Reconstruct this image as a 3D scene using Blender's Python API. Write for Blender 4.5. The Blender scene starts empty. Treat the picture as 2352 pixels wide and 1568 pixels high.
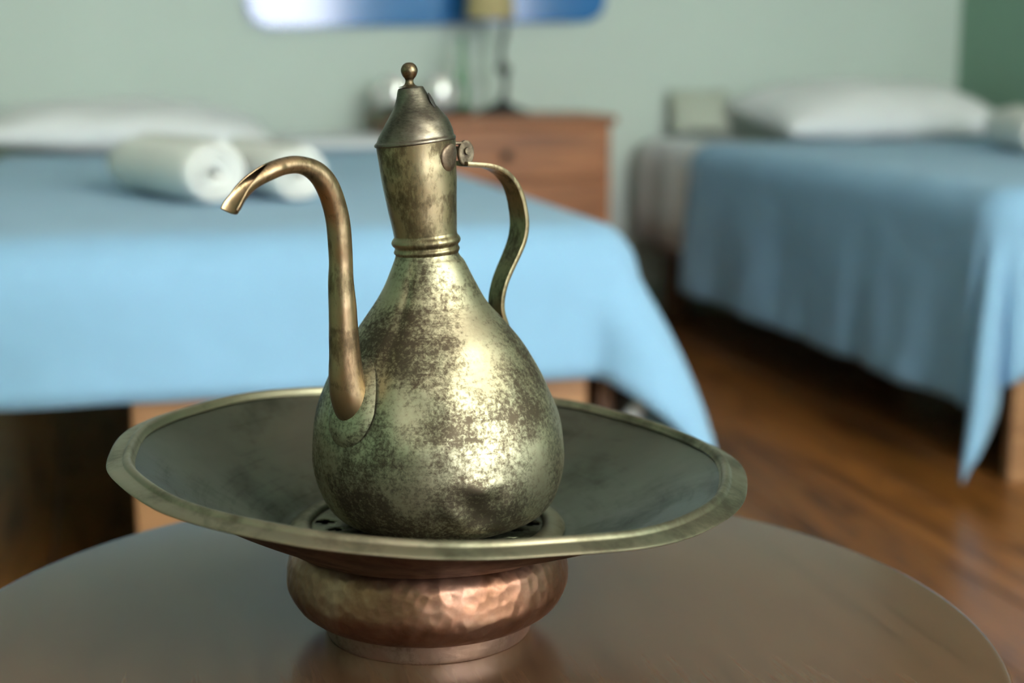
import bpy, bmesh, math, random
from mathutils import Vector, Matrix, noise
random.seed(7)
sc = bpy.context.scene
PI = math.pi
R = math.radians

# ---------------------------------------------------------------- camera
cam_d = bpy.data.cameras.new('camera')
cam = bpy.data.objects.new('camera', cam_d)
sc.collection.objects.link(cam)
cam.location = (0, 0, .78)
cam.rotation_euler = (R(90 - 10.743), 0, R(-15.1))
cam_d.sensor_width = 36
cam_d.lens = 53.57
cam_d.clip_start = .01
cam_d.dof.use_dof = True
cam_d.dof.focus_distance = .875
cam_d.dof.aperture_fstop = 4.2
sc.camera = cam

# ---------------------------------------------------------------- world, light, exposure
w = bpy.data.worlds.new('world')
sc.world = w
w.use_nodes = True
w.node_tree.nodes['Background'].inputs[0].default_value = (.75, .87, 1, 1)
w.node_tree.nodes['Background'].inputs[1].default_value = 2.0

def area(name, loc, rot, sx, sy, power, col):
    l = bpy.data.lights.new(name, 'AREA')
    l.shape = 'RECTANGLE'
    l.size, l.size_y, l.energy, l.color = sx, sy, power, col
    o = bpy.data.objects.new(name, l)
    o.location = loc
    o.rotation_euler = rot
    sc.collection.objects.link(o)
    return o
area('added_side_window_light', (2.56, -1.3, 1.5), (R(90), 0, R(90)), 1.15, 1.35, 48, (.94, .945, 1))  # light of the added side window, extra brightness from the right
area('window_daylight', (1.275, -2.33, 1.5), (R(90), 0, 0), .72, 1.55, 62, (.93, .935, 1))
sc.view_settings.view_transform = 'Standard'
sc.view_settings.look = 'None'
sc.view_settings.gamma = 1
sc.view_settings.use_curve_mapping = False
sc.view_settings.exposure = .76
sc.cycles.use_denoising = True
sc.cycles.sample_clamp_indirect = 4

# ---------------------------------------------------------------- material helpers
def nt_new(name):
    m = bpy.data.materials.new(name)
    m.use_nodes = True
    nt = m.node_tree
    b = nt.nodes['Principled BSDF']
    tc = nt.nodes.new('ShaderNodeTexCoord')
    return m, nt, b, tc

def node(nt, typ, **kw):
    n = nt.nodes.new(typ)
    for k, v in kw.items():
        if k.startswith('i_'):
            n.inputs[k[2:].replace('_', ' ')].default_value = v
        else:
            setattr(n, k, v)
    return n

def ramp(nt, fac, stops):
    r = nt.nodes.new('ShaderNodeValToRGB')
    e = r.color_ramp.elements
    while len(e) < len(stops):
        e.new(.5)
    for el, (p, c) in zip(e, stops):
        el.position = p
        el.color = (*c, 1) if len(c) == 3 else c
    nt.links.new(fac, r.inputs[0])
    return r.outputs[0]

def grey(v):
    return (v, v, v)

def coords(nt, tc, scale=(1, 1, 1), rot=(0, 0, 0), src='Object', loc=(0, 0, 0)):
    mp = nt.nodes.new('ShaderNodeMapping')
    mp.inputs['Scale'].default_value = scale
    mp.inputs['Rotation'].default_value = rot
    mp.inputs['Location'].default_value = loc
    nt.links.new(tc.outputs[src], mp.inputs[0])
    return mp.outputs[0]

def noise_tex(nt, vec, scale, detail=4, rough=.6, dist=0):
    n = node(nt, 'ShaderNodeTexNoise')
    n.inputs['Scale'].default_value = scale
    n.inputs['Detail'].default_value = detail
    n.inputs['Roughness'].default_value = rough
    n.inputs['Distortion'].default_value = dist
    nt.links.new(vec, n.inputs['Vector'])
    return n.outputs[0]

def mixc(nt, fac, a, b, mode='MIX'):
    m = nt.nodes.new('ShaderNodeMix')
    m.data_type = 'RGBA'
    m.blend_type = mode
    for idx, v in ((0, fac), (6, a), (7, b)):
        if hasattr(v, 'links'):
            nt.links.new(v, m.inputs[idx])
        else:
            m.inputs[idx].default_value = v if idx == 0 else (*v, 1)
    return m.outputs[2]

def bump(nt, b, h, strength, dist, prev=None):
    n = nt.nodes.new('ShaderNodeBump')
    n.inputs['Strength'].default_value = strength
    n.inputs['Distance'].default_value = dist
    nt.links.new(h, n.inputs['Height'])
    if prev is not None:
        nt.links.new(prev, n.inputs['Normal'])
    nt.links.new(n.outputs[0], b.inputs['Normal'])
    return n.outputs[0]

def plain(name, col, rough=.6, metal=0, vary=.12, scale=8, sheen=0, coat=0, bmp=0, bscale=300):
    m, nt, b, tc = nt_new(name)
    v = coords(nt, tc)
    n = noise_tex(nt, v, scale)
    lo = tuple(c * (1 - vary) for c in col)
    hi = tuple(min(1, c * (1 + vary)) for c in col)
    nt.links.new(ramp(nt, n, [(.3, lo), (.7, hi)]), b.inputs['Base Color'])
    b.inputs['Roughness'].default_value = rough
    b.inputs['Metallic'].default_value = metal
    b.inputs['Coat Weight'].default_value = coat
    if sheen:
        b.inputs['Sheen Weight'].default_value = sheen
        b.inputs['Sheen Roughness'].default_value = .5
    if bmp:
        bump(nt, b, noise_tex(nt, v, bscale, 3), bmp, .002)
    return m

def tarnished(name, light, mid, dark, scale=38, bias=0., rlo=.26, rhi=.5, aniso_z=1., bmp=.15, loc=(0, 0, 0), metal=1., speck=1., scr=0., fsc=7, stops=(.30, .44, .54)):
    """old tinned metal: big worn patches, fine speckle and short scratches"""
    m, nt, b, tc = nt_new(name)
    v = coords(nt, tc, loc=loc)
    vz = coords(nt, tc, scale=(1, 1, aniso_z), loc=loc)
    big = noise_tex(nt, v, scale, 3, .55, .4)
    fine = noise_tex(nt, vz, scale * fsc, 8, .74, .3)
    f = nt.nodes.new('ShaderNodeMath')
    f.operation = 'MULTIPLY_ADD'
    nt.links.new(fine, f.inputs[0])
    f.inputs[1].default_value = speck
    g = nt.nodes.new('ShaderNodeMath')
    g.operation = 'MULTIPLY_ADD'
    nt.links.new(big, g.inputs[0])
    g.inputs[1].default_value = 1.0
    g.inputs[2].default_value = -.5 * speck + bias
    nt.links.new(g.outputs[0], f.inputs[2])
    fac = f.outputs[0]
    if scr:
        # hair-fine turning scratches round the vessel
        vs_c = coords(nt, tc, scale=(14, 14, 420), loc=loc)
        lines = ramp(nt, noise_tex(nt, vs_c, 1., 3, .6), [(.36, grey(.0)), (.46, grey(1.))])
        mm = nt.nodes.new('ShaderNodeMath')
        mm.operation = 'MULTIPLY_ADD'
        nt.links.new(lines, mm.inputs[0])
        mm.inputs[1].default_value = scr
        nt.links.new(fac, mm.inputs[2])
        m2 = nt.nodes.new('ShaderNodeMath')
        m2.operation = 'SUBTRACT'
        nt.links.new(mm.outputs[0], m2.inputs[0])
        m2.inputs[1].default_value = scr * .8
        fac = m2.outputs[0]
    col = ramp(nt, fac, [(stops[0], dark), (stops[1], mid), (stops[2], light), (.75, tuple(min(1, c * 1.12) for c in light))])
    hue = noise_tex(nt, v, scale * .5, 2)
    tint = ramp(nt, hue, [(.35, (.93, .99, .93)), (.65, (1.05, .98, .94))])
    nt.links.new(mixc(nt, 1., col, tint, 'MULTIPLY'), b.inputs['Base Color'])
    nt.links.new(ramp(nt, fac, [(.3, grey(rhi)), (.6, grey(rlo))]), b.inputs['Roughness'])
    b.inputs['Metallic'].default_value = metal
    p = bump(nt, b, noise_tex(nt, v, scale * 1.6, 2), bmp, .003)
    bump(nt, b, fine, .12, .0012, p)
    return m

def wood(name, dark, light, axis='Y', scale=1., rough=.35, coat=0., knots=True, rnd=True, spec=.5, lines=1., fade=1., relief=1.):
    m, nt, b, tc = nt_new(name)
    st = {'X': (.08, 1, 1), 'Y': (1, .08, 1), 'Z': (1, 1, .08)}[axis]
    src = 'Object'
    v = coords(nt, tc, scale=tuple(s * scale for s in st), src=src)
    if rnd:
        oi = nt.nodes.new('ShaderNodeObjectInfo')
        ad = nt.nodes.new('ShaderNodeVectorMath')
        ad.operation = 'MULTIPLY_ADD'
        nt.links.new(oi.outputs['Random'], ad.inputs[0])
        ad.inputs[1].default_value = (31, 17, 23)
        nt.links.new(v, ad.inputs[2])
        v = ad.outputs[0]
    w1 = noise_tex(nt, v, 9, 3, .5, 1.2)
    w2 = noise_tex(nt, v, 120 * lines, 4, .6, .2)
    rings = nt.nodes.new('ShaderNodeMath')
    rings.operation = 'MULTIPLY'
    nt.links.new(w1, rings.inputs[0])
    rings.inputs[1].default_value = 14 * lines
    fr = nt.nodes.new('ShaderNodeMath')
    fr.operation = 'PINGPONG'
    nt.links.new(rings.outputs[0], fr.inputs[0])
    fr.inputs[1].default_value = 1
    c1 = ramp(nt, fr.outputs[0], [(.0, light), (.75, tuple((a * 2 + c) / 3 for a, c in zip(light, dark))), (1, dark)])
    c2 = ramp(nt, w2, [(.35, grey(.78)), (.6, grey(1.))])
    c = mixc(nt, .7, c1, c2, 'MULTIPLY')
    if knots:
        kv = coords(nt, tc, scale=(1, .35, 1) if axis == 'Y' else (.35, 1, 1) if axis == 'X' else (1, 1, .35))
        vo = node(nt, 'ShaderNodeTexVoronoi')
        vo.inputs['Scale'].default_value = 4.5
        nt.links.new(kv, vo.inputs['Vector'])
        k = ramp(nt, vo.outputs['Distance'], [(.03, grey(.3)), (.085, grey(1.))])
        c = mixc(nt, .8, c, k, 'MULTIPLY')
    if rnd:
        t = ramp(nt, oi.outputs['Random'], [(0, (.78, .76, .72)), (1, (1.1, 1.06, 1.))])
        c = mixc(nt, 1., c, t, 'MULTIPLY')
    if fade < 1:
        c = mixc(nt, fade, tuple((a + d) / 2 for a, d in zip(light, dark)), c)
    nt.links.new(c, b.inputs['Base Color'])
    b.inputs['Roughness'].default_value = rough
    b.inputs['Coat Weight'].default_value = coat
    b.inputs['Coat Roughness'].default_value = rough * .7
    b.inputs['Specular IOR Level'].default_value = spec
    if relief:
        bump(nt, b, w2, .08 * relief, .0006)
    return m

M = {}
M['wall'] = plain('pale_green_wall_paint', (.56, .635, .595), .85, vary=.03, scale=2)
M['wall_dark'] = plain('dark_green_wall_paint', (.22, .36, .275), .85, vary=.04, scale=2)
M['ceiling'] = plain('white_ceiling_paint', (.8, .79, .75), .9, vary=.02)
M['skirting'] = plain('painted_skirting', (.3, .36, .3), .6)
M['sub_floor'] = plain('dark_sub_floor', (.02, .012, .008), .9)
M['plank'] = wood('stained_pine_plank', (.06, .021, .006), (.27, .105, .025), 'Y', 1., .30, knots=True, spec=.45)
M['table'] = wood('dark_varnished_table_wood', (.05, .025, .013), (.095, .050, .027), 'Y', 1.3, .24, knots=False, rnd=False, spec=.42, lines=.8, relief=0, fade=.5)
M['stand'] = wood('warm_pine_nightstand', (.17, .055, .018), (.36, .13, .045), 'X', 1., .45)
M['bed_wood'] = wood('pale_pine_bed', (.20, .09, .038), (.37, .19, .09), 'X', 1., .5)
M['bed_dark'] = wood('dark_bed_rail_wood', (.10, .045, .018), (.2, .09, .035), 'Y', 1., .5)  # darker brown pine for rails, slats and back legs

def fabric(name, col, sheen=.25, fold=.0):
    m, nt, b, tc = nt_new(name)
    v = coords(nt, tc)
    n = noise_tex(nt, v, 5, 3)
    lo = tuple(c * .93 for c in col)
    nt.links.new(ramp(nt, n, [(.3, lo), (.7, col)]), b.inputs['Base Color'])
    b.inputs['Roughness'].default_value = .95
    b.inputs['Sheen Weight'].default_value = sheen
    b.inputs['Sheen Roughness'].default_value = .6
    b.inputs['Specular IOR Level'].default_value = .1
    p = bump(nt, b, noise_tex(nt, v, 900, 2), .3, .001)
    if fold:
        bump(nt, b, noise_tex(nt, v, 7, 2), fold, .02, p)
    return m
M['blanket'] = fabric('light_blue_fleece', (.24, .43, .63), .15, .5)
M['sheet'] = fabric('white_sheet', (.78, .78, .80), .05)
M['pillow'] = fabric('white_pillowcase', (.88, .88, .90), .05)
M['towel'] = fabric('white_terry_towel', (.82, .82, .78), .2)
M['cushion'] = fabric('sage_green_cushion', (.46, .49, .42), .1)

M['ewer_body'] = tarnished('worn_tinned_ewer_metal', (.375, .35, .25), (.195, .177, .123), (.078, .062, .044), 26, .0, .45, .6, bmp=.2, loc=(.3, .1, .2), fsc=15, scr=.05, stops=(.36, .48, .60))
M['ewer_neck'] = tarnished('brassy_neck_metal', (.31, .255, .165), (.18, .144, .09), (.09, .068, .042), 40, .0, .38, .54, .45, bmp=.1)
M['lid'] = tarnished('grey_blackened_lid_metal', (.175, .155, .128), (.125, .11, .09), (.06, .052, .042), 45, .0, .36, .5, 3., bmp=.12, speck=.5)
M['finial'] = tarnished('bronze_finial_metal', (.20, .155, .10), (.14, .105, .068), (.07, .05, .034), 90, .0, .33, .5, bmp=.1)
M['spout'] = tarnished('bronze_brown_spout_metal', (.285, .205, .128), (.195, .137, .083), (.105, .073, .045), 45, .03, .33, .48, .3, bmp=.1)
M['handle'] = tarnished('olive_brass_handle_metal', (.26, .22, .135), (.17, .14, .085), (.085, .067, .042), 60, .02, .3, .45, .4, bmp=.1)
M['hinge'] = tarnished('dull_brown_hinge_metal', (.17, .135, .10), (.125, .098, .075), (.07, .053, .04), 70, .0, .5, .62, bmp=.2)
M['dish'] = tarnished('dull_grey_green_tinned_dish', (.135, .138, .112), (.098, .10, .08), (.055, .057, .044), 16, .03, .34, .48, bmp=.12, speck=.3, scr=.05)
M['dish_rim'] = tarnished('rubbed_dish_rim_metal', (.27, .25, .185), (.185, .17, .122), (.10, .09, .063), 22, .03, .42, .54, bmp=.1, speck=.4)
M['strainer'] = tarnished('dark_strainer_metal', (.16, .16, .11), (.11, .11, .08), (.05, .05, .035), 40, .0, .4, .55, bmp=.1)
M['patina_shade'] = tarnished('shaded_brown_patina_metal', (.10, .05, .03), (.065, .032, .02), (.03, .016, .011), 30, .0, .5, .65, bmp=.1, speck=.5)  # copper-brown patina, darkened to carry the shade under the dish
M['slit_shade'] = plain('painted_hollow_shade', (.012, .011, .009), .8)  # near-black colour painting the shade inside the lid slit

def copper():
    m, nt, b, tc = nt_new('hammered_copper')
    v = coords(nt, tc)
    big = noise_tex(nt, v, 26, 4, .6, .5)
    fine = noise_tex(nt, v, 170, 5, .7)
    c = ramp(nt, big, [(.28, (.17, .075, .035)), (.5, (.34, .165, .10)), (.7, (.42, .24, .165))])
    c2 = ramp(nt, fine, [(.3, grey(.75)), (.65, grey(1.))])
    nt.links.new(mixc(nt, .8, c, c2, 'MULTIPLY'), b.inputs['Base Color'])
    b.inputs['Metallic'].default_value = 1
    nt.links.new(ramp(nt, fine, [(.3, grey(.50)), (.7, grey(.36))]), b.inputs['Roughness'])
    vo = node(nt, 'ShaderNodeTexVoronoi', feature='SMOOTH_F1')
    vo.inputs['Scale'].default_value = 140
    vo.inputs['Smoothness'].default_value = .35
    nt.links.new(v, vo.inputs['Vector'])
    bump(nt, b, vo.outputs['Distance'], .22, .003)
    return m
M['copper'] = copper()
M['copper_foot'] = tarnished('pale_pinkish_copper', (.52, .34, .27), (.40, .25, .19), (.2, .10, .065), 40, .05, .42, .55, bmp=.2, speck=.6)
M['blue_panel'] = plain('glossy_blue_lacquer', (.02, .14, .40), .12, vary=.06, coat=.0)
M['iron'] = plain('black_wrought_iron', (.02, .018, .016), .5, metal=.3)
M['shade'] = plain('tan_parchment_shade', (.42, .34, .17), .8)
M['ceramic'] = plain('glazed_white_ceramic', (.82, .80, .78), .04, metal=.45, vary=.02)
M['leaf'] = plain('green_leaf', (.06, .17, .06), .5, vary=.3, scale=20)
M['leaf_dark'] = plain('dark_green_leaf', (.025, .045, .022), .55, vary=.3, scale=20)
M['white_paint'] = plain('white_window_paint', (.75, .75, .72), .5)
M['brass'] = plain('dull_brass', (.4, .3, .12), .35, metal=1)

def glass_mat():
    m, nt, b, tc = nt_new('window_glass')
    v = coords(nt, tc)
    nt.links.new(ramp(nt, noise_tex(nt, v, 3), [(0, (.9, .95, .95)), (1, (.95, .97, .97))]), b.inputs['Base Color'])
    b.inputs['Roughness'].default_value = .02
    b.inputs['Transmission Weight'].default_value = 1
    return m
M['glass'] = glass_mat()
M['green_glass'] = plain('translucent_green_glass', (.10, .22, .12), .15, vary=.1)

# ---------------------------------------------------------------- mesh helpers
def link(o, parent=None):
    sc.collection.objects.link(o)
    if parent is not None:
        o.parent = parent
    return o

def mesh_obj(name, verts, faces, mat, parent=None, smooth=True, recalc=True):
    me = bpy.data.meshes.new(name)
    me.from_pydata([tuple(v) for v in verts], [], faces)
    if recalc:
        bm = bmesh.new()
        bm.from_mesh(me)
        bmesh.ops.recalc_face_normals(bm, faces=bm.faces)
        bm.to_mesh(me)
        bm.free()
    me.materials.append(mat)
    if smooth:
        for p in me.polygons:
            p.use_smooth = True
    me.update()
    return link(bpy.data.objects.new(name, me), parent)

def box(name, lo, hi, mat, parent=None, bev=.0):
    bm = bmesh.new()
    bmesh.ops.create_cube(bm, size=1)
    s = [h - l for l, h in zip(lo, hi)]
    c = [(h + l) / 2 for l, h in zip(lo, hi)]
    for v in bm.verts:
        v.co = Vector((v.co.x * s[0], v.co.y * s[1], v.co.z * s[2]))
    if bev:
        bmesh.ops.bevel(bm, geom=bm.edges[:], offset=bev, segments=2, affect='EDGES', profile=.5)
    me = bpy.data.meshes.new(name)
    bm.to_mesh(me)
    bm.free()
    me.materials.append(mat)
    o = link(bpy.data.objects.new(name, me), parent)
    o.location = c
    return o

def lathe(name, prof, mat, parent=None, seg=96, fn=None, cap_start=False, cap_end=False, tilt=0.):
    """prof rows: radius, centre x, z [, centre y]"""
    V, F = [], []
    n = len(prof)
    for i, row in enumerate(prof):
        r, cx, z = row[:3]
        for k in range(seg):
            a = 2 * PI * k / seg
            p = Vector((cx + r * math.cos(a), r * math.sin(a), z))
            if tilt:
                p.z += tilt * r * math.cos(a)
            if fn:
                p = fn(p, a, r, z, i)
            V.append(p)
    for i in range(n - 1):
        for k in range(seg):
            k2 = (k + 1) % seg
            F.append((i * seg + k, i * seg + k2, (i + 1) * seg + k2, (i + 1) * seg + k))
    if cap_start:
        F.append(tuple(range(seg)))
    if cap_end:
        F.append(tuple((n - 1) * seg + k for k in range(seg)))
    return mesh_obj(name, V, F, mat, parent)

def catmull(pts, sub):
    out = []
    n = len(pts)
    for i in range(n - 1):
        p0, p1, p2, p3 = pts[max(i - 1, 0)], pts[i], pts[i + 1], pts[min(i + 2, n - 1)]
        for s in range(sub):
            t = s / sub
            out.append(tuple(.5 * (2 * b + (c - a) * t + (2 * a - 5 * b + 4 * c - d) * t * t + (3 * b - a - 3 * c + d) * t ** 3)
                             for a, b, c, d in zip(p0, p1, p2, p3)))
    out.append(tuple(pts[-1]))
    return out

def solidify(o, t, off=-1):
    md = o.modifiers.new('thickness', 'SOLIDIFY')
    md.thickness = t
    md.offset = off
    return o

def empty(name, loc=(0, 0, 0), rz=0):
    o = bpy.data.objects.new(name, None)
    o.empty_display_size = .05
    o.location = loc
    o.rotation_euler = (0, 0, rz)
    return link(o)

def tag(o, label, cat, group=None):
    o['label'] = label
    o['category'] = cat
    if group:
        o['group'] = group
    return o

def struct(o):
    o['kind'] = 'structure'
    return o

# ---------------------------------------------------------------- room
X0, X1, Y0, Y1, ZC = -2.2, 2.6, -2.4, 4.3, 2.7
T = .12
fl = struct(box('floor', (X0 - T, Y0 - T, -.12), (X1 + T, Y1 + T, -.022), M['sub_floor']))
struct(box('ceiling', (X0 - T, Y0 - T, ZC), (X1 + T, Y1 + T, ZC + .1), M['ceiling']))
struct(box('wall_back', (X0 - T, Y1, -.02), (X1 + T, Y1 + T, ZC), M['wall']))

def wall_with_hole(name, axis, at, lo, hi, h0, h1, z0, z1, mat):
    """one wall slab with a rectangular window opening"""
    bm = bmesh.new()
    def add(a0, a1, b0, b1):
        if axis == 'y':
            l, h = (a0, at - T, b0), (a1, at, b1)
        else:
            l, h = (at - T, a0, b0), (at, a1, b1)
        g = bmesh.ops.create_cube(bm, size=1)['verts']
        for v in g:
            v.co = Vector([(l[i] + h[i]) / 2 + v.co[i] * (h[i] - l[i]) for i in range(3)])
    add(lo, h0, -.02, ZC)
    add(h1, hi, -.02, ZC)
    add(h0, h1, -.02, z0)
    add(h0, h1, z1, ZC)
    me = bpy.data.meshes.new(name)
    bm.to_mesh(me)
    bm.free()
    me.materials.append(mat)
    return struct(link(bpy.data.objects.new(name, me)))
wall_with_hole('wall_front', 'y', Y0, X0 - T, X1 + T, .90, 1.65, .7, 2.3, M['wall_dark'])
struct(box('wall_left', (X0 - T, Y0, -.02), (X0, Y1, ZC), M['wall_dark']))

def window(name, axis, at, a0, a1, z0, z1):
    root = struct(empty(name, (0, 0, 0)))
    def bb(nm, u0, u1, v0, v1, d0, d1, mat):
        if axis == 'y':
            return box(nm, (u0, at + d0, v0), (u1, at + d1, v1), mat, root)
        return box(nm, (at + d0, u0, v0), (at + d1, u1, v1), mat, root)
    f = .05
    bb('frame_side', a0, a0 + f, z0, z1, -.09, -.03, M['white_paint'])
    bb('frame_side', a1 - f, a1, z0, z1, -.09, -.03, M['white_paint'])
    bb('frame_rail', a0 + f, a1 - f, z0, z0 + f, -.09, -.03, M['white_paint'])
    bb('frame_rail', a0 + f, a1 - f, z1 - f, z1, -.09, -.03, M['white_paint'])
    mid = (a0 + a1) / 2
    bb('mullion', mid - .025, mid + .025, z0 + f, z1 - f, -.09, -.03, M['white_paint'])
    bb('pane', a0 + f, mid - .025, z0 + f, z1 - f, -.065, -.06, M['glass'])
    bb('pane', mid + .025, a1 - f, z0 + f, z1 - f, -.065, -.06, M['glass'])
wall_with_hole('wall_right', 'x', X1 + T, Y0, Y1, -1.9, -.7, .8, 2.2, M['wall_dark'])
window('window_1', 'y', Y0, .90, 1.65, .7, 2.3)
window('added_window', 'x', X1 + T, -1.9, -.7, .8, 2.2)  # unseen window, added to bring in more light from the right

struct(box('baseboard_back', (X0, Y1 - .018, 0), (X1, Y1, .09), M['skirting'], bev=.003))
struct(box('baseboard_right', (X1 - .018, Y0, 0), (X1, Y1 - .018, .09), M['skirting'], bev=.003))

# unseen uplighter added behind the camera to bounce soft fill off the ceiling
cl_ = tag(empty('added_uplighter', (2.25, -2.1, 0)), 'tall black uplighter, an unseen lamp added for soft ceiling light', 'lamp')
lathe('added_lamp_foot', [(.0005, 0, .0), (.14, 0, .0), (.14, 0, .015), (.02, 0, .03), (.0005, 0, .03)], M['iron'], cl_, 40)
lathe('added_lamp_pole', [(.012, 0, .02), (.012, 0, 1.74)], M['iron'], cl_, 20)
lathe('added_lamp_bowl', [(.012, 0, 1.73), (.08, 0, 1.76), (.15, 0, 1.84), (.147, 0, 1.84), (.078, 0, 1.765), (.0005, 0, 1.75)], M['iron'], cl_, 40)
ld = bpy.data.lights.new('added_fill_light', 'AREA')
ld.shape = 'DISK'
ld.size, ld.energy, ld.color = .26, 265, (1, .885, .77)
lo_ = link(bpy.data.objects.new('added_fill_light', ld), cl_)
lo_.location = (0, 0, 1.83)
lo_.rotation_euler = (PI, 0, 0)

# floor boards run towards the far wall
def plank_mesh(L, W):
    bm = bmesh.new()
    bmesh.ops.create_cube(bm, size=1)
    for v in bm.verts:
        v.co = Vector((v.co.x * W, v.co.y * L, v.co.z * .022))
    bmesh.ops.bevel(bm, geom=[e for e in bm.edges if e.verts[0].co.z > 0 and e.verts[1].co.z > 0], offset=.002, segments=1, affect='EDGES')
    me = bpy.data.meshes.new('plank')
    bm.to_mesh(me)
    bm.free()
    me.materials.append(M['plank'])
    return me
PW = .15
plank_cache = {}
x = X0
row = 0
while x < X1 - .001:
    y = Y0
    first = [1.3, 2.2, .7, 1.8][row % 4]
    while y < Y1 - .001:
        L = min(first if y == Y0 else 2.3, Y1 - y)
        k = round(L, 3)
        if k not in plank_cache:
            plank_cache[k] = plank_mesh(L - .003, PW - .003)
        o = link(bpy.data.objects.new('plank', plank_cache[k]), None)
        o.parent = fl
        o.location = (x + PW / 2 - fl.location.x, y + L / 2 - fl.location.y, -.011 - fl.location.z)
        y += L
    x += PW
    row += 1

# ---------------------------------------------------------------- round table
TC = Vector((.203, .873, 0))
TZ = .424
tb = tag(empty('round_table', TC), 'round dark brown wooden table under the metal basin', 'table')
TR = .329
prof = [(.0001, 0, TZ), (.1, 0, TZ), (.2, 0, TZ), (TR - .006, 0, TZ), (TR - .003, 0, TZ - .0006), (TR - .0006, 0, TZ - .003), (TR, 0, TZ - .008),
        (TR - .002, 0, TZ - .022), (TR - .012, 0, TZ - .028), (.1, 0, TZ - .028), (.0001, 0, TZ - .028)]
lathe('table_top', prof, M['table'], tb, 128)
lathe('pedestal', [(.045, 0, TZ - .029), (.05, 0, .33), (.03, 0, .27), (.042, 0, .2), (.03, 0, .14), (.05, 0, .09), (.05, 0, .06)], M['table'], tb, 40, cap_start=True, cap_end=True)
for k in range(3):
    a = 2 * PI * k / 3 + .5
    d = Vector((math.cos(a), math.sin(a), 0))
    s = Vector((-d.y, d.x, 0))
    pts = [d * .03 + Vector((0, 0, .12)), d * .12 + Vector((0, 0, .09)), d * .22 + Vector((0, 0, .035)), d * .27 + Vector((0, 0, .018))]
    V, F = [], []
    for i, p in enumerate(pts):
        h = .03 - .004 * i
        for q in ((-1, -1), (1, -1), (1, 1), (-1, 1)):
            V.append(p + s * (.016 * q[0]) + Vector((0, 0, h * .55 * q[1])))
    for i in range(3):
        for q in range(4):
            F.append((i * 4 + q, i * 4 + (q + 1) % 4, (i + 1) * 4 + (q + 1) % 4, (i + 1) * 4 + q))
    F += [(0, 1, 2, 3), (12, 13, 14, 15)]
    mesh_obj('leg', V, F, M['table'], tb, smooth=False)

# ---------------------------------------------------------------- copper bowl, dish and ewer share one vertical axis
AX = Vector((.187, .896, 0))
ROT = R(-11.8)

bowl = tag(empty('copper_bowl', AX + Vector((0, 0, TZ)), ROT), 'hammered reddish copper bowl with a foot ring, carrying the wide dish', 'bowl')
def hammer(p, a, r, z, i):
    n = noise.noise(Vector((p.x * 60, p.y * 60, p.z * 60)))
    return p + Vector((math.cos(a), math.sin(a), 0)) * (.0006 * n)
bp = catmull([(.069, 0, .0135), (.0755, 0, .0155), (.0825, 0, .0215), (.0872, 0, .0305), (.0876, 0, .038), (.0865, 0, .046),
              (.0845, 0, .053), (.079, 0, .0590), (.071, 0, .0618)], 6)
bw = lathe('bowl_body', bp, M['copper'], bowl, 120, hammer)
lathe('foot_ring', catmull([(.058, 0, .0005), (.0630, 0, .0), (.0640, 0, .0010), (.0648, 0, .005), (.0656, 0, .0095), (.0664, 0, .0125), (.0690, 0, .0140)], 4), M['copper_foot'], bowl, 100, hammer)

# wide dish
dish = tag(empty('basin_dish', AX + Vector((0, 0, TZ)), ROT), 'wide shallow grey-green tinned metal dish with a ridged rim, holding the ewer', 'dish')
dish.location.z = 0
def wob(p, a, r, z, i):
    k = max(0, (r - .09) / .11)
    dz = k * (-.0122 * math.cos(a) + .0007 * math.sin(3 * a + .6) + .0006 * math.sin(5 * a + 2) + .0004 * math.sin(9 * a))
    dr = k * (.0010 * math.sin(2 * a + 1.) + .0008 * math.sin(7 * a + .4) + .0005 * math.sin(13 * a + 1) + .0004 * noise.noise(Vector((a * 6, 0, 3))))
    dn = .0005 * noise.noise(Vector((p.x * 25, p.y * 25, 1.7))) * (1 if r < .18 else .3)
    return p + Vector((math.cos(a) * dr + .0034 * k, math.sin(a) * dr, dz + dn))
inner = catmull([(.0, 0, .4885), (.05, 0, .4885), (.08, 0, .4888), (.0905, 0, .4893), (.0955, 0, .4915), (.105, 0, .4965), (.122, 0, .5040), (.142, 0, .5135), (.162, 0, .5243),
                 (.1735, 0, .5305), (.1785, 0, .5337)], 5)
inner[0] = (.0005, 0, .4885)
d_in = lathe('dish_well', inner, M['dish'], dish, 160, wob)
rim = catmull([(.1785, 0, .5337), (.1797, 0, .5353), (.1806, 0, .5371), (.1816, 0, .5377), (.1827, 0, .5371), (.1842, 0, .5353), (.187, 0, .5345), (.190, 0, .5338), (.1925, 0, .5330), (.1932, 0, .5325)], 4)
und = lathe('dish_underside', [(r_, 0, z_ - .0022) for r_, c_, z_ in inner if r_ > .069], M['patina_shade'], dish, 160, wob)
d_rim = lathe('dish_rim', rim, M['dish_rim'], dish, 220, wob)
solidify(d_rim, .0014, 1)
# collar under the dish that sits inside the bowl mouth
lathe('dish_collar', [(.0705, 0, .4872), (.0705, 0, .4855), (.069, 0, .4835), (.067, 0, .4835), (.067, 0, .4872)], M['dish'], dish, 80)

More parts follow.
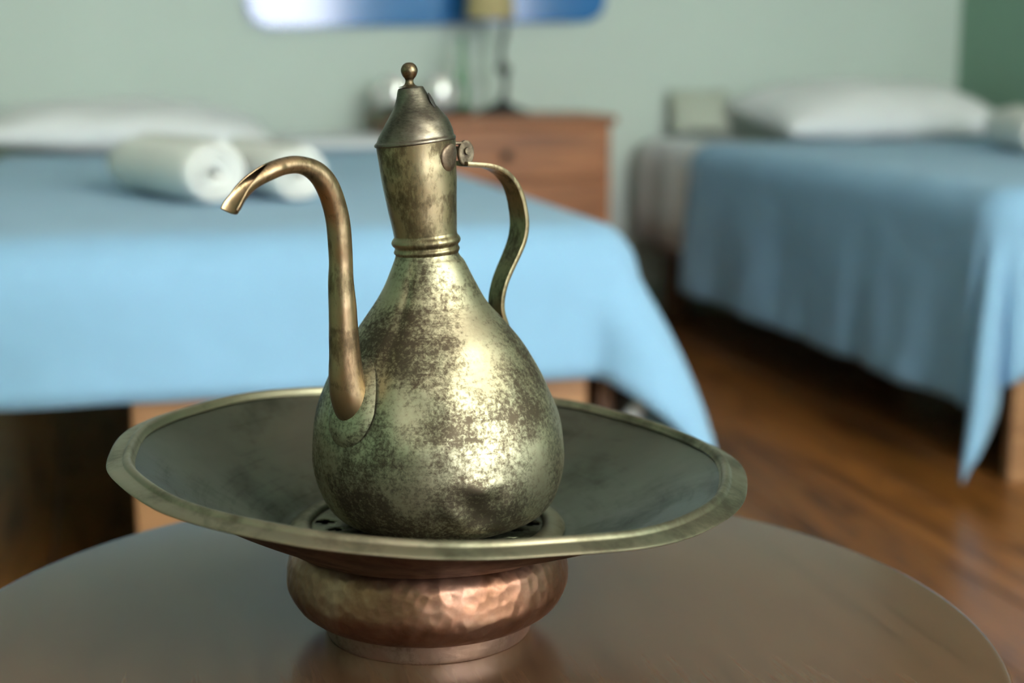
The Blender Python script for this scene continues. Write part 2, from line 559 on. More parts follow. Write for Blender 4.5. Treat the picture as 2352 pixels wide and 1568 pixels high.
# strainer plate inside the dish
V, F = [], []
seg = 144
radii = [.0005, .018, .024, .034, .040, .046, .050, .054, .058, .062, .066, .070, .0725]
for r in radii:
    for k in range(seg):
        a = 2 * PI * k / seg
        V.append((r * math.cos(a), r * math.sin(a), .4915 + .0008 * (1 - r / .0725)))
for i in range(len(radii) - 1):
    for k in range(seg):
        hole = False
        j = k % 12
        if i in (6, 7, 8):
            hole = j in ((3, 4, 5) if i == 7 else (4,)) or (i == 8 and j in (9, 10)) 
        if i in (9, 10):
            hole = j in (8, 9, 10, 11) if i == 9 else j in (9, 10)
        if i in (3, 4):
            hole = j in (2, 3, 4, 8, 9)
        if not hole:
            F.append((i * seg + k, i * seg + (k + 1) % seg, (i + 1) * seg + (k + 1) % seg, (i + 1) * seg + k))
st = mesh_obj('strainer_plate', V, F, M['strainer'], dish)
solidify(st, .0009, -1)
lathe('strainer_ring', catmull([(.0722, 0, .4918), (.0735, 0, .4937), (.076, 0, .4946), (.080, 0, .4941), (.0835, 0, .4925), (.086, 0, .4897)], 4), M['dish_rim'], dish, 120)

# ---------------------------------------------------------------- ewer
ew = tag(empty('ewer', AX + Vector((0, 0, 0)), ROT), 'tall tarnished metal ewer with a long curved spout and domed lid, standing in the dish', 'ewer')
PHI = R(43)
PHH = R(33)
body = [(.0186, .0017, .6620), (.0189, .0018, .6608), (.0198, .0022, .6588), (.0215, .0029, .6557), (.0272, .0033, .6429), (.0339, .0036, .6308), (.0430, .0049, .6188), (.0521, .0056, .6069), (.0602, .0058, .5946), (.0668, .0060, .5825),
        (.0720, .0063, .5703), (.0756, .0068, .5579), (.0774, .0071, .5458), (.0776, .0073, .5333), (.0757, .0075, .5207), (.0712, .0079, .5090),
        (.0645, .0080, .5010), (.056, .0080, .4965), (.048, .0080, .4948), (.040, .0080, .4941), (.02, .0080, .4945), (.0005, .008, .495)]
def dent(p, a, r, z, i):
    o = Vector((math.cos(a), math.sin(a), 0))
    s = .0011 * noise.noise(Vector((p.x * 18, p.y * 18, p.z * 14 + 4))) + .0005 * noise.noise(p * 45)
    # two hammered dents low on the front right
    for cx, cz, rad, dep in ((.031, .519, .0095, .0030), (.020, .527, .007, .0012), (.040, .528, .006, .001), (-.004, .574, .012, .0013), (.034, .597, .012, .0012)):
        if p.y < 0:
            d2 = ((p.x - cx) ** 2 + (p.z - cz) ** 2) / rad ** 2
            s -= dep * math.exp(-d2) - dep * .55 * math.exp(-(math.sqrt(d2) - 1.5) ** 2 * 3)
    # soft lengthwise crease on the front left
    if p.y < 0 and z > .535:
        ac = R(238) + (z - .6) * 1.2
        s -= .0011 * math.exp(-((a - ac) / .10) ** 2) * min(1, (z - .535) / .03)
    k = min(1, max(0, (.66 - z) / .02))
    if z < .5:
        k *= max(0, (z - .494) / .006)
    return p + o * (s * k)
bprof = catmull(body, 6)
bprof[-1] = (.0005, .008, .495)
def tilt_base(p, a, r, z, i):
    p = dent(p, a, r, z, i)
    if z < .51:
        p.z += .0016 * max(0, math.cos(a)) * (.51 - z) / .015 * (r / .06)
    return p
lathe('ewer_body', bprof, M['ewer_body'], ew, 200, tilt_base)

def neckwob(p, a, r, z, i):
    return p + Vector((math.cos(a), math.sin(a), 0)) * (.00035 * noise.noise(p * 60))
neck = [(.0237, -.0043, .7275), (.0231, -.0038, .7188), (.0225, -.0029, .7084), (.0219, -.0021, .7006), (.0200, -.0003, .6823), (.0190, .0007, .6725)]
lathe('neck', catmull(neck, 6), M['ewer_neck'], ew, 96, neckwob, tilt=.09)
ringp = [(.0189, .0007, .6732), (.0192, .0008, .6714), (.0204, .0009, .6698), (.0209, .0010, .6683), (.0204, .0012, .6668), (.0193, .0013, .6657),
         (.0191, .0014, .6646), (.0197, .0015, .6634), (.0198, .0015, .6624), (.0191, .0017, .6612), (.0187, .0018, .6604)]
lathe('collar_ring', catmull(ringp, 5), M['ewer_neck'], ew, 96, neckwob, tilt=.07)

LX, LT = .0, .115
lidp = [(.0236, -.0046, .7268), (.0242, -.0047, .7275), (.0240, -.0047, .7287), (.0229, -.0046, .7299), (.0221, -.0044, .7326), (.0203, -.0041, .7363), (.0184, -.0040, .7399),
        (.0151, -.0045, .7445), (.0119, -.0052, .7493), (.0096, -.0061, .7540), (.0082, -.0069, .7577), (.0076, -.0071, .7591), (.0066, -.0072, .7597), (.003, -.0073, .7600), (.0004, -.0073, .7602)]
lid = lathe('lid', catmull(lidp, 5), M['lid'], ew, 96, neckwob, tilt=LT)
finp = [(.0072, -.0072, .7595), (.0060, -.0073, .7599), (.0045, -.0074, .7604), (.0032, -.0076, .7613), (.0025, -.0078, .7626), (.0024, -.0078, .7636), (.0027, -.0078, .7645), (.0041, -.0078, .7664),
        (.0050, -.0078, .7690), (.0047, -.0078, .7710), (.0036, -.0078, .7728), (.002, -.0077, .7739), (.0004, -.0077, .7742)]
fin = lathe('finial', catmull(finp, 4), M['finial'], lid, 48)
# dark plate on the lid's right flank, its colour standing for a slit's shade
V, F = [], []
for i in range(9):
    t = i / 8
    z = .7555 - .0105 * t
    r = .0094 + .0052 * t + .00025
    wdt = .0022 * math.sin(PI * min(1, t * 1.0 + .02)) + .0002
    for s in (-1, 1):
        a = R(-24) + s * wdt / r
        V.append((-.0055 + r * math.cos(a), r * math.sin(a), z + LT * r * math.cos(a)))
for i in range(8):
    F.append((2 * i, 2 * i + 1, 2 * i + 3, 2 * i + 2))
sl = mesh_obj('slit_shade_plate', V, F, M['slit_shade'], lid)
solidify(sl, .0004, 0)

# planar helper for spout and handle: u runs out from the ewer axis in the spout direction
OUT = Vector((-math.cos(PHI), -math.sin(PHI), 0))
SIDE = Vector((math.sin(PHI), -math.cos(PHI), 0))
UP = Vector((0, 0, 1))
AXX = Vector((.0065, 0, 0))
SP = [(.054, .5655, .0098), (.0635, .5730, .0112), (.0690, .5820, .0113), (0.0717,0.5969,0.0101), (0.0726,0.6124,0.0090), (0.0732,0.6278,0.0084), (0.0738,0.6430,0.0077), (0.0741,0.6531,0.0074), (0.0739,0.6631,0.0069), (0.0745,0.6756,0.0070), (0.0760,0.6881,0.0069), (0.0789,0.6982,0.0067), (0.0831,0.7070,0.0066), (0.0885,0.7134,0.0061), (0.0958,0.7176,0.0053), (0.1042,0.7195,0.0049), (0.1132,0.7190,0.0047), (0.1221,0.7167,0.0047), (0.1310,0.7137,0.0047), (0.1380,0.7106,0.0050), (0.1441,0.7068,0.0058), (0.1488,0.7026,0.0068), (0.1515,0.6992,0.0066)]
HD = [(0.0245,0.7138,0.0026), (0.0332,0.7129,0.0027), (0.0430,0.7117,0.0027), (0.0528,0.7081,0.0027), (0.0605,0.7015,0.0027), (0.0652,0.6931,0.0027), (0.0679,0.6835,0.0027), (0.0690,0.6738,0.0027), (0.0673,0.6643,0.0027), (0.0628,0.6550,0.0027), (0.0578,0.6463,0.0027), (0.0537,0.6378,0.0027), (0.0513,0.6284,0.0027), (0.0516,0.6200,0.0027), (0.0550,0.6113,0.0027),]
pts = catmull(SP, 5)
n = len(pts)
seg = 36
V, F = [], []
cut0 = n - 26
def frame(pts, i):
    a = Vector((pts[max(i - 1, 0)][0], pts[max(i - 1, 0)][1]))
    b = Vector((pts[min(i + 1, len(pts) - 1)][0], pts[min(i + 1, len(pts) - 1)][1]))
    t = (b - a).normalized()
    return t, Vector((t.y, -t.x))
rings = []
for i in range(n):
    u, z, r = pts[i]
    t, nn = frame(pts, i)
    ring = []
    if i < cut0:
        half = PI
    else:
        k = (i - cut0) / (n - 1 - cut0)
        half = PI * (1 - .50 * min(1, k * 1.6) ** .6) * (1 - .16 * k)
    wid = r * (1 + (.12 if i > n - 30 else 0))
    for k in range(seg + 1):
        a = -half + 2 * half * k / seg
        # a = 0 points to the outer/underside of the bend
        c, s = math.cos(a), math.sin(a)
        q = Vector((u, z)) + nn * (c * r)
        p = AXX + OUT * q.x + UP * q.y + SIDE * (s * wid)
        p += (SIDE * s + OUT * (nn.x * c) + UP * (nn.y * c)) * (.00035 * noise.noise(p * 70))
        ring.append(len(V))
        V.append(p)
    rings.append(ring)
for i in range(n - 1):
    for k in range(seg):
        F.append((rings[i][k], rings[i][k + 1], rings[i + 1][k + 1], rings[i + 1][k]))
me_sp = mesh_obj('spout', V, F, M['spout'], ew)
bm = bmesh.new()
bm.from_mesh(me_sp.data)
bmesh.ops.remove_doubles(bm, verts=bm.verts[:], dist=.00005)
bmesh.ops.recalc_face_normals(bm, faces=bm.faces)
bm.to_mesh(me_sp.data)
bm.free()
solidify(me_sp, .0009, -1)

# raised seat where the spout is soldered to the belly
def body_r(z):
    for a, b in zip(bprof, bprof[1:]):
        if b[2] <= z <= a[2]:
            k = (z - b[2]) / max(1e-9, a[2] - b[2])
            return b[0] + (a[0] - b[0]) * k, b[1] + (a[1] - b[1]) * k
    return .05, .007
V, F = [], []
NA, NR = 40, 6
cz0 = .576
for j in range(NR + 1):
    rr = j / NR
    for k in range(NA):
        a = 2 * PI * k / NA
        z = cz0 + rr * math.sin(a) * (.029 if math.sin(a) > 0 else .0215)
        rb, cx = body_r(z)
        wv = rr * math.cos(a) * .0195 * (1 - .25 * max(0, math.sin(a)))
        ang = PI + PHI + wv / rb
        h = .0036 * (1 - rr ** 4) + .0003
        V.append((cx + (rb + h) * math.cos(ang), (rb + h) * math.sin(ang), z))
for j in range(NR):
    for k in range(NA):
        F.append((j * NA + k, j * NA + (k + 1) % NA, (j + 1) * NA + (k + 1) % NA, (j + 1) * NA + k))
mesh_obj('spout_seat', V, F, M['ewer_body'], ew)

# the handle sits a little off the line of the spout
OUT = Vector((-math.cos(PHH), -math.sin(PHH), 0))
SIDE = Vector((math.sin(PHH), -math.cos(PHH), 0))
# strap handle
pts = catmull(HD, 6)
V, F = [], []
n = len(pts)
for i in range(n):
    u, z = pts[i][:2]
    t, nn = frame(pts, i)
    k = i / (n - 1)
    hw = .0078 - .0010 * k + .0012 * math.exp(-((k - .5) / .2) ** 2)
    th = .00135
    sec = [(-hw, -th), (hw, -th), (hw + .0004, 0), (hw, th), (0, th * 1.35), (-hw, th), (-hw - .0004, 0)]
    for sx, st_ in sec:
        q = Vector((u, z)) + nn * st_
        V.append(AXX * .3 + OUT * (-q.x) + UP * q.y + SIDE * sx)
m_ = 7
for i in range(n - 1):
    for k in range(m_):
        F.append((i * m_ + k, i * m_ + (k + 1) % m_, (i + 1) * m_ + (k + 1) % m_, (i + 1) * m_ + k))
F.append(tuple(range(m_)))
F.append(tuple((n - 1) * m_ + k for k in range(m_)))
hd = mesh_obj('handle', V, F, M['handle'], ew, smooth=True)
em = hd.modifiers.new('edges', 'EDGE_SPLIT')
em.split_angle = R(40)

# hinge: two round lugs and a pin between handle and lid
def lug(name, u, z, off, rx, rz, th, parent, mat):
    V, F = [], []
    N = 32
    prof = [(1, -.5), (1.0, .3), (.9, .5), (.0, .5)]
    for pr, d in prof:
        for k in range(N):
            a = 2 * PI * k / N
            V.append(AXX * .3 + OUT * (-(u + rx * pr * math.cos(a))) + UP * (z + rz * pr * math.sin(a)) + SIDE * (off + th * d))
    for j in range(len(prof) - 1):
        for k in range(N):
            F.append((j * N + k, j * N + (k + 1) % N, (j + 1) * N + (k + 1) % N, (j + 1) * N + k))
    F.append(tuple(range(N)))
    return mesh_obj(name, V, F, mat, parent, smooth=False)
V, F = [], []
hz, ha = .7190, R(-33)
hr = Vector((math.cos(ha), math.sin(ha), 0))
ht = Vector((-math.sin(ha), math.cos(ha), 0))
for j, (pr, d) in enumerate(((1, -.0014), (1, .0008), (.93, .0015), (.5, .0016), (.02, .0016))):
    for k in range(36):
        a = 2 * PI * k / 36
        tx, tz = .0080 * pr * math.cos(a) * (1 + .05 * math.sin(3 * a)), .0084 * pr * math.sin(a)
        rr_ = .0230 + .00085 * (tz / .0085) + d - tx * tx / (2 * .030)
        V.append(Vector((-.0042, 0, hz)) + hr * rr_ + ht * tx + UP * tz)
for j in range(4):
    for k in range(36):
        F.append((j * 36 + k, j * 36 + (k + 1) % 36, (j + 1) * 36 + (k + 1) % 36, (j + 1) * 36 + k))
F.append(tuple(4 * 36 + k for k in range(36)))
hp = mesh_obj('hinge_plate', V, F, M['hinge'], ew)
lug('hinge_lug', .0262, .7200, .0030, .0056, .0078, .0024, ew, M['hinge'])
lug('hinge_pin', .0262, .7215, .0, .0024, .0024, .012, ew, M['hinge'])
# short tab joining lid rim and hinge
V = []
for (u, z) in ((.0165, .7262), (.0215, .7264), (.0275, .7250), (.0295, .7215)):
    for s in (-.0038, .0038):
        V.append(AXX * .3 + OUT * (-u) + UP * z + SIDE * s)
tab = mesh_obj('hinge_tab', V, [(0, 1, 3, 2), (2, 3, 5, 4), (4, 5, 7, 6)], M['hinge'], ew)
solidify(tab, .0016, 0)

# ---------------------------------------------------------------- blankets
def drape(name, x0, x1, y0, y1, top, hl, hr, hf, rr, flare, drop, folds, mat, step=.02, amp=1., seed=0):
    """cloth over a bed: hangs hl / hr over the long sides and hf over the foot, the corners fall as longer points"""
    bx0, bx1, by0 = x0 + rr, x1 - rr, y0 + rr
    arc = rr * PI / 2
    us, vs = [], []
    u = -(hl + arc)
    nx = int(((bx1 - bx0) + hl + hr + 2 * arc) / step)
    ny = int(((y1 - by0) + hf + arc) / step)
    V, F = [], []
    for j in range(ny + 1):
        vv = by0 - (hf + arc) + (y1 - by0 + hf + arc) * j / ny
        for i in range(nx + 1):
            uu = bx0 - (hl + arc) + (bx1 - bx0 + hl + hr + 2 * arc) * i / nx
            cx, cy = min(max(uu, bx0), bx1), max(vv, by0)
            ex, ey = uu - cx, vv - cy
            d = math.hypot(ex, ey)
            if d < 1e-6:
                z = top + .004 * noise.noise(Vector((uu * 3, vv * 3, seed))) * amp
                V.append((uu, vv, z))
                continue
            nx_, ny_ = ex / d, ey / d
            if d < arc:
                off, z = rr * math.sin(d / rr), top - rr * (1 - math.cos(d / rr))
            else:
                off, z = rr, top - rr - (d - arc)
            h = max(0, d - arc)
            th = math.atan2(abs(ey), abs(ex))
            cor = math.sin(2 * th) if (abs(ex) > 1e-6 and abs(ey) > 1e-6) else 0
            along = (cy if abs(ex) > abs(ey) else cx)
            if cor > 0:
                off += h * (flare * cor * (1 - min(.5, 1.5 * h)) + folds * .5 * math.sin(th * 9 + 1.2) * cor)
                z -= h * drop * cor
            off += h * amp * (.06 + .10 * noise.noise(Vector((along * 4.2, seed + 3, h * 1.5))) + .05 * noise.noise(Vector((along * 9, seed, h * 3))))
            V.append((cx + nx_ * off, cy + ny_ * off, max(z, .006 + .004 * abs(noise.noise(Vector((uu * 8, vv * 8, 2)))))))
    for j in range(ny):
        for i in range(nx):
            a = j * (nx + 1) + i
            F.append((a, a + 1, a + nx + 2, a + nx + 1))
    o = mesh_obj(name, V, F, mat)
    solidify(o, .006, 1)
    return o

# left bed
BT = .53
lb = tag(empty('single_bed', (.24, 3.1, 0)), 'pine bed under the blanket that carries two towel rolls', 'bed')
def pbox(name, lo, hi, mat, par, bev=.0):
    o = box(name, lo, hi, mat, par, bev)
    o.location = Vector(o.location) - par.location
    return o
LX0, LX1, LY0, LY1 = -.27, .745, 2.03, 4.24
pbox('mattress', (LX0 + .01, LY0 + .01, .36), (LX1 - .01, LY1, BT - .004), M['sheet'], lb, .04)
pbox('foot_panel', (.025, LY0 + .0, .0), (.66, LY0 + .028, .372), M['bed_wood'], lb, .004)
pbox('foot_post', (-.255, LY0 + .0, .0), (-.205, LY0 + .05, .356), M['bed_wood'], lb, .004)
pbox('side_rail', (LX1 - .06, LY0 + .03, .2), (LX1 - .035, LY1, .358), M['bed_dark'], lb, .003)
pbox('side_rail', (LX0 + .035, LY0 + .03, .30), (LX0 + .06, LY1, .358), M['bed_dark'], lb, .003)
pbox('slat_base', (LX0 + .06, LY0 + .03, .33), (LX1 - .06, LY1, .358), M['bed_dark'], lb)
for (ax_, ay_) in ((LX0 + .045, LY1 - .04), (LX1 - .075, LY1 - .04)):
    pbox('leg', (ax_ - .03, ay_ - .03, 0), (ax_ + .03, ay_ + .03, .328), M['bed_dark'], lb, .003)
# crumpled corner of the sheet that slips out below the blanket
V, F = [], []
cl = catmull([(.715, 2.06, .40), (.703, 2.045, .365), (.722, 2.03, .34), (.742, 2.03, .32), (.738, 2.03, .285), (.722, 2.03, .255)], 6)
for i, p in enumerate(cl):
    p = Vector(p) - Vector(lb.location)
    wv = .013 + .007 * math.sin(i * .5)
    for k in range(10):
        a = 2 * PI * k / 10
        V.append(p + Vector((wv * math.cos(a), wv * .6 * math.sin(a), wv * .4 * math.sin(a + 1))))
for i in range(len(cl) - 1):
    for k in range(10):
        F.append((i * 10 + k, i * 10 + (k + 1) % 10, (i + 1) * 10 + (k + 1) % 10, (i + 1) * 10 + k))
mesh_obj('sheet_corner', V, F, M['sheet'], lb)

pbox('turned_down_sheet', (.44, 3.74, BT + .016), (LX1 - .02, 4.1, BT + .036), M['sheet'], lb, .009)
b1 = drape('blanket', LX0, LX1 + .005, LY0, 3.76, BT + .006, .20, .25, .135, .075, .80, .16, .0, M['blanket'], .022, 1., 1)
tag(b1, 'light blue fleece blanket with two towel rolls lying on it', 'blanket')

# right (single) bed
RX0, RX1, RY0, RY1 = 1.525, 2.46, 2.36, 4.24
rb = tag(empty('single_bed', (1.96, 3.3, 0)), 'wooden bed standing along the dark green wall', 'bed')
pbox('mattress', (RX0 + .01, RY0 + .01, .34), (RX1 - .01, RY1, BT - .004), M['sheet'], rb, .05)
pbox('foot_panel', (RX0 + .06, RY0 + .01, .0), (RX1 - .06, RY0 + .035, .335), M['bed_wood'], rb, .004)
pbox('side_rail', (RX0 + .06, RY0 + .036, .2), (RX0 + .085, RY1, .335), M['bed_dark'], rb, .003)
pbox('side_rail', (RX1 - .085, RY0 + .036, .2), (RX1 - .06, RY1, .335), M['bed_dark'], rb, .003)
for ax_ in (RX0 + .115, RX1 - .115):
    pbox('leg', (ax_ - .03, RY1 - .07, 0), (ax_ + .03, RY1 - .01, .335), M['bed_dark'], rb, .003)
# white sheet hanging at the head end
V, F = [], []
for j in range(13):
    y = 3.72 + .50 * j / 12
    for i, (dx, z) in enumerate(((.12, BT + .002), (.04, BT + .001), (.008, BT - .012), (-.004, BT - .05), (-.008, .42), (-.010, .34), (-.012, .25))):
        V.append((RX0 + dx - .006 * math.sin(j * 1.3) * (i > 2) - 1.96, y - 3.3, z))
for j in range(12):
    for i in range(6):
        a = j * 7 + i
        F.append((a, a + 1, a + 8, a + 7))
hs = mesh_obj('hanging_sheet', V, F, M['sheet'], rb)
solidify(hs, .003, 0)
b2 = drape('blanket', RX0 - .005, RX1 + .004, RY0, 3.80, BT + .008, .33, .02, .27, .06, .10, -.03, .30, M['blanket'], .02, .9, 5)
tag(b2, 'light blue blanket hanging in folds with its corner down to the floor', 'blanket')

# ---------------------------------------------------------------- pillows
def pillow(name, c, sx, sy, h, mat, rot=(0, 0, 0), seed=0):
    V, F = [], []
    nx, ny = 40, 28
    for side in (1, -1):
        for j in range(ny + 1):
            for i in range(nx + 1):
                u, v = -1 + 2 * i / nx, -1 + 2 * j / ny
                e = max(0, (1 - abs(u) ** 2.6)) * max(0, (1 - abs(v) ** 2.4))
                z = h * e ** .48
                z *= 1 + .10 * noise.noise(Vector((u * 1.7, v * 1.7, seed)))
                pin = 1 - .06 * (abs(u) ** 2) * (1 - abs(v) ** 2) - .0
                V.append(Vector((u * sx * (1 - .05 * (1 - v * v)), v * sy * (1 - .06 * (1 - u * u)), z * (1 if side > 0 else -.55) + .006 * noise.noise(Vector((u * 3, v * 3, seed + side))))))
    W = (nx + 1) * (ny + 1)
    for s in (0, 1):
        for j in range(ny):
            for i in range(nx):
                a = s * W + j * (nx + 1) + i
                F.append((a, a + 1, a + nx + 2, a + nx + 1))
    o = mesh_obj(name, V, F, mat)
    bm = bmesh.new()
    bm.from_mesh(o.data)
    bmesh.ops.remove_doubles(bm, verts=bm.verts[:], dist=.012)
    bmesh.ops.recalc_face_normals(bm, faces=bm.faces)
    bm.to_mesh(o.data)
    bm.free()
    for p in o.data.polygons:
        p.use_smooth = True
    o.location = c
    o.rotation_euler = rot
    return o
tag(pillow('pillow', (.075, 4.00, .582), .355, .235, .078, M['pillow'], (R(3), R(2), 0), 3), 'white pillow at the head of the bed with two towel rolls', 'pillow')
tag(pillow('pillow', (2.135, 3.99, .600), .36, .215, .10, M['pillow'], (R(8), 0, R(2)), 9), 'plump white pillow on the single bed beside the dark green wall', 'pillow')
tag(pillow('cushion', (1.715, 4.232, .608), .095, .070, .036, M['cushion'], (R(66), 0, R(-6)), 12), 'small sage green cushion leaning against the wall behind the pillow', 'cushion')

# ---------------------------------------------------------------- rolled towels
def towel_roll(name, loc, rz, length, rad, turns=4.2, seed=0):
    V, F = [], []
    N = int(turns * 26)
    ny = 14
    th = rad / (turns + .9)
    prof = []
    for i in range(N + 1):
        a = 2 * PI * turns * i / N
        prof.append((a, rad - (turns - a / (2 * PI)) * th * .98 ))
    ins, outs = [], []
    for j in range(ny + 1):
        y = -length / 2 + length * j / ny
        end = 1 - .12 * (abs(2 * j / ny - 1) ** 6)
        for i, (a, r) in enumerate(prof):
            rr = max(.002, r) * end
            wz = 1 + .05 * noise.noise(Vector((math.cos(a) * 1.5, math.sin(a) * 1.5, y * 9 + seed)))
            V.append((rr * wz * math.cos(a) * 1.12, y + .012 * math.sin(a * .5), rr * wz * math.sin(a) * .94))
    n1 = N + 1
    for j in range(ny):
        for i in range(N):
            k = j * n1 + i
            F.append((k, k + 1, k + n1 + 1, k + n1))
    o = mesh_obj(name, V, F, M['towel'], recalc=False)
    solidify(o, th * .78, 0)
    o.location = loc
    o.rotation_euler = (0, 0, rz)
    return o
tag(towel_roll('rolled_towel', (.115, 2.60, .5935), R(22), .32, .053, seed=1), 'rolled white towel on the blanket, further from the nightstand', 'towel', 'towel rolls on the blanket')
tag(towel_roll('rolled_towel', (.262, 2.60, .5885), R(18), .30, .048, seed=5), 'rolled white towel on the blanket, nearer to the nightstand', 'towel', 'towel rolls on the blanket')
tag(towel_roll('rolled_towel', (2.17, 3.28, .597), R(-20), .42, .055, seed=8), 'rolled white towel lying on the single bed by the dark green wall', 'towel')

# ---------------------------------------------------------------- nightstand and what stands on it
NX0, NX1, NY0, NY1, NZ = .735, 1.362, 3.95, 4.275, .612
nsd = tag(empty('nightstand', (1.05, 4.11, 0)), 'reddish brown wooden nightstand between the two beds', 'nightstand')
pbox('cabinet_body', (NX0 + .012, NY0 + .02, .06), (NX1 - .012, NY1, NZ - .024), M['stand'], nsd, .003)
pbox('top_board', (NX0, NY0, NZ - .024), (NX1, NY1 + .002, NZ), M['stand'], nsd, .004)
dr = pbox('drawer_front', (NX0 + .035, NY0 + .004, .445), (NX1 - .035, NY0 + .022, NZ - .04), M['stand'], nsd, .003)
kb = lathe('knob', [(.006, 0, 0), (.006, 0, .008), (.013, 0, .012), (.014, 0, .02), (.008, 0, .026), (.0005, 0, .027)], M['iron'], dr, 24)
kb.rotation_euler = (R(90), 0, 0)
kb.location = (0, -.009, 0)
mid = (NX0 + NX1) / 2
for s0, s1 in ((NX0 + .035, mid - .003), (mid + .003, NX1 - .035)):
    d_ = pbox('door', (s0, NY0 + .004, .09), (s1, NY0 + .022, .435), M['stand'], nsd, .003)
for (ax_, ay_) in ((NX0 + .035, NY0 + .045), (NX1 - .035, NY0 + .045), (NX0 + .035, NY1 - .03), (NX1 - .035, NY1 - .03)):
    pbox('leg', (ax_ - .02, ay_ - .02, 0), (ax_ + .02, ay_ + .02, .06), M['stand'], nsd, .002)

lp = tag(empty('table_lamp', (1.085, 4.12, NZ)), 'black wrought iron lamp with a twisted stem and tan shade', 'lamp')
lathe('lamp_base', catmull([(.075, 0, 0), (.076, 0, .004), (.066, 0, .010), (.045, 0, .018), (.022, 0, .030), (.008, 0, .040), (.006, 0, .046)], 4), M['iron'], lp, 48, cap_start=True)
V, F = [], []
ns_ = 60
for i in range(ns_ + 1):
    t = i / ns_
    z = .04 + .225 * t
    ox, oy = .006 * math.sin(t * 9), .006 * math.cos(t * 9) - .006
    rr = .008 + .013 * max(0, math.sin(t * 15.5 + 2.2)) ** 2 * (1 if t < .72 else .1)
    for k in range(12):
        a = 2 * PI * k / 12
        V.append((ox + rr * math.cos(a), oy + rr * .7 * math.sin(a), z))
for i in range(ns_):
    for k in range(12):
        F.append((i * 12 + k, i * 12 + (k + 1) % 12, (i + 1) * 12 + (k + 1) % 12, (i + 1) * 12 + k))
mesh_obj('stem', V, F, M['iron'], lp)
sh = lathe('lamp_shade', [(.066, -.035, .258), (.067, -.035, .262), (.056, -.035, .42)], M['shade'], lp, 48)
solidify(sh, .002, -1)
V, F = [], []
for k, a in enumerate((0, PI / 2)):
    pass
lathe('shade_ring', [(.010, 0, .256), (.012, 0, .260), (.010, 0, .268), (.005, 0, .27)], M['iron'], lp, 20, cap_start=True)
for a in (R(10), R(130), R(250)):
    e = Vector((-.035 + .065 * math.cos(a), .065 * math.sin(a), .2635))
    d = e - Vector((0, 0, .2635))
    s = Vector((-d.y, d.x, 0)).normalized() * .0015
    z = Vector((0, 0, .0015))
    o0 = Vector((0, 0, .2635))
    V = [o0 - s - z, o0 + s - z, o0 + s + z, o0 - s + z, e - s - z, e + s - z, e + s + z, e - s + z]
    mesh_obj('shade_spoke', V, [(0, 1, 2, 3), (4, 5, 6, 7), (0, 1, 5, 4), (1, 2, 6, 5), (2, 3, 7, 6), (3, 0, 4, 7)], M['iron'], lp, smooth=False)

# slender green bottle vase
vs_ = lathe('bud_vase', catmull([(.0005, 0, 0), (.014, 0, 0), (.016, 0, .004), (.020, 0, .04), (.019, 0, .075), (.014, 0, .11), (.011, 0, .15), (.010, 0, .19), (.0115, 0, .198)], 4), M['green_glass'], None, 32)
vs_.location = (.972, 4.125, NZ + .0165)
tag(vs_, 'slender green glass vase standing beside the iron lamp', 'vase')

# dark tray with two mugs
tr = lathe('tray', catmull([(.0005, 0, .003), (.07, 0, .003), (.085, 0, .005), (.096, 0, .014), (.098, 0, .015), (.090, 0, .003), (.08, 0, 0), (.0005, 0, 0)], 3), M['iron'], None, 48)
tr.location = (.90, 4.10, NZ + .0005)
tr.scale = (1.0, .95, 1)
tag(tr, 'black oval tray carrying the mug and the green vase', 'tray')
def mug(loc, rz, label, h=.098):
    root = tag(empty('mug', loc, rz), label, 'mug', 'mugs on the nightstand')
    lathe('cup', catmull([(.0005, 0, .0), (.024, 0, .0), (.030, 0, .006), (.042, 0, .030), (.0455, 0, .055), (.042, 0, .082), (.037, 0, h), (.0355, 0, h + .001), (.034, 0, h - .002), (.038, 0, .03), (.0005, 0, .008)], 4), M['ceramic'], root, 48)
    V, F = [], []
    for i in range(17):
        a = -PI / 2 + PI * i / 16
        c = Vector((.040 + .026 * math.cos(a), 0, h * .52 + .030 * math.sin(a)))
        for k in range(8):
            b = 2 * PI * k / 8
            V.append(c + Vector((math.cos(a) * math.cos(b), 0, math.sin(a) * math.cos(b))) * .0045 + Vector((0, .006 * math.sin(b), 0)))
    for i in range(16):
        for k in range(8):
            F.append((i * 8 + k, i * 8 + (k + 1) % 8, (i + 1) * 8 + (k + 1) % 8, (i + 1) * 8 + k))
    mesh_obj('mug_handle', V, F, M['ceramic'], root)
    return root
mug((.90, 4.08, NZ + .0035), R(20), 'white glazed mug standing on the black tray')
mug((.785, 4.12, NZ + .0005), R(200), 'white glazed mug standing on bare wood beside the tray')

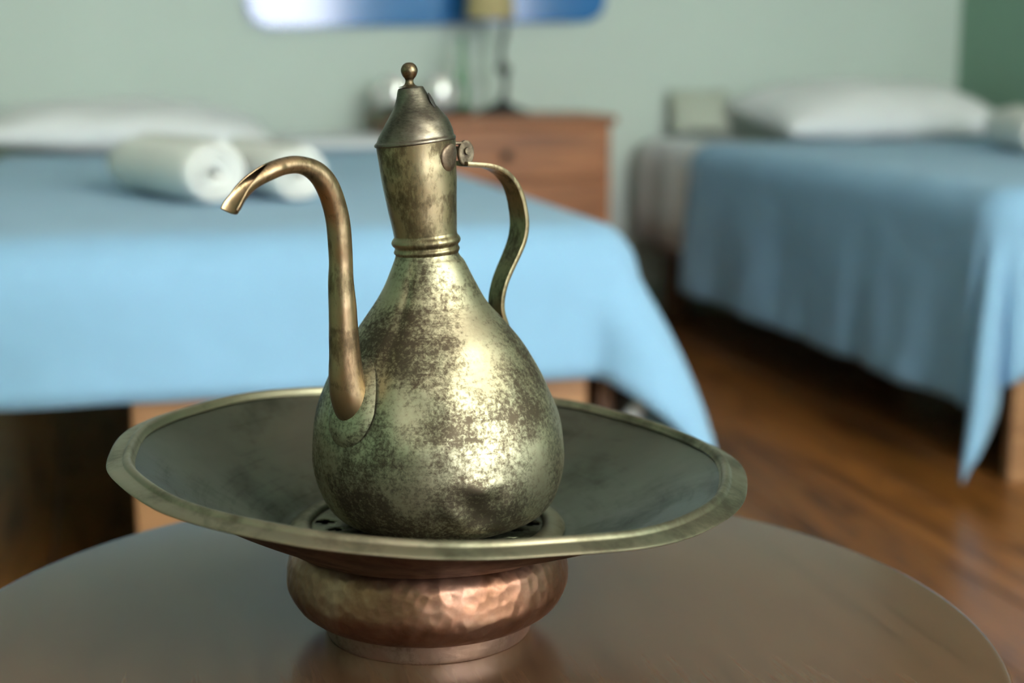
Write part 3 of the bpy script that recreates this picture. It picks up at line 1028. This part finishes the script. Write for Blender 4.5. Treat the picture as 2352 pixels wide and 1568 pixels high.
# dark leafy sprig at the nightstand's edge
sg = tag(empty('leaf_sprig', (.755, 3.985, NZ + .001)), 'dark green leafy sprig drooping over the nightstand edge', 'plant')
def leaf(root, p, d, L, W, mat):
    d = Vector(d).normalized()
    s = d.cross(Vector((0, 0, 1))).normalized()
    u = s.cross(d)
    V, F = [], []
    n = 8
    for i in range(n + 1):
        t = i / n
        wv = W * math.sin(PI * min(1, t ** .8)) + .0006
        c = Vector(p) + d * (L * t) - Vector((0, 0, 1)) * (.25 * L * t * t)
        V += [c - s * wv + u * wv * .3, c, c + s * wv + u * wv * .3]
    for i in range(n):
        for q in (0, 1):
            a = i * 3 + q
            F.append((a, a + 1, a + 4, a + 3))
    o = mesh_obj('leaf', V, F, mat, root)
    solidify(o, .0008, 0)
for k in range(9):
    a = R(150 + 28 * k % 200)
    a = R(random.uniform(140, 300))
    leaf(sg, (random.uniform(-.01, .06), random.uniform(-.01, .02), .006 + .003 * k), (math.cos(a), math.sin(a) * .4, random.uniform(-.1, .35)), random.uniform(.05, .085), random.uniform(.012, .02), M['leaf'] if k % 3 == 0 else M['leaf_dark'])
V, F = [], []
for i in range(7):
    c = Vector((.075 - .016 * i, .0, .004 + .001 * i))
    for k in range(6):
        a = 2 * PI * k / 6
        V.append(c + Vector((0, .003 * math.cos(a), .003 * math.sin(a))))
for i in range(6):
    for k in range(6):
        F.append((i * 6 + k, i * 6 + (k + 1) % 6, (i + 1) * 6 + (k + 1) % 6, (i + 1) * 6 + k))
mesh_obj('twig', V, F, M['leaf_dark'], sg)

# ---------------------------------------------------------------- blue wall panel with clipped corners
pw, ph, cc = .515, .26, .055
out = [(-pw + cc, -ph), (pw - cc, -ph), (pw - cc * .3, -ph + cc * .35), (pw, -ph + cc), (pw, ph - cc), (pw - cc, ph), (-pw + cc, ph), (-pw, ph - cc), (-pw, -ph + cc), (-pw + cc * .3, -ph + cc * .35)]
bm = bmesh.new()
vs = [bm.verts.new((x, 0, z)) for x, z in out]
f = bm.faces.new(vs)
ex = bmesh.ops.extrude_face_region(bm, geom=[f])
bmesh.ops.translate(bm, verts=[v for v in ex['geom'] if isinstance(v, bmesh.types.BMVert)], vec=(0, -.03, 0))
bmesh.ops.bevel(bm, geom=[e for e in bm.edges if all(v.co.y < -.02 for v in e.verts)], offset=.008, segments=3, affect='EDGES')
bmesh.ops.recalc_face_normals(bm, faces=bm.faces)
me = bpy.data.meshes.new('wall_panel')
bm.to_mesh(me)
bm.free()
me.materials.append(M['blue_panel'])
pn = link(bpy.data.objects.new('wall_panel', me))
pn.location = (.915, Y1 - .001, 1.115)
pn.rotation_euler = (0, R(-1.4), 0)
tag(pn, 'glossy blue panel with clipped corners hanging on the pale green wall', 'wall art')
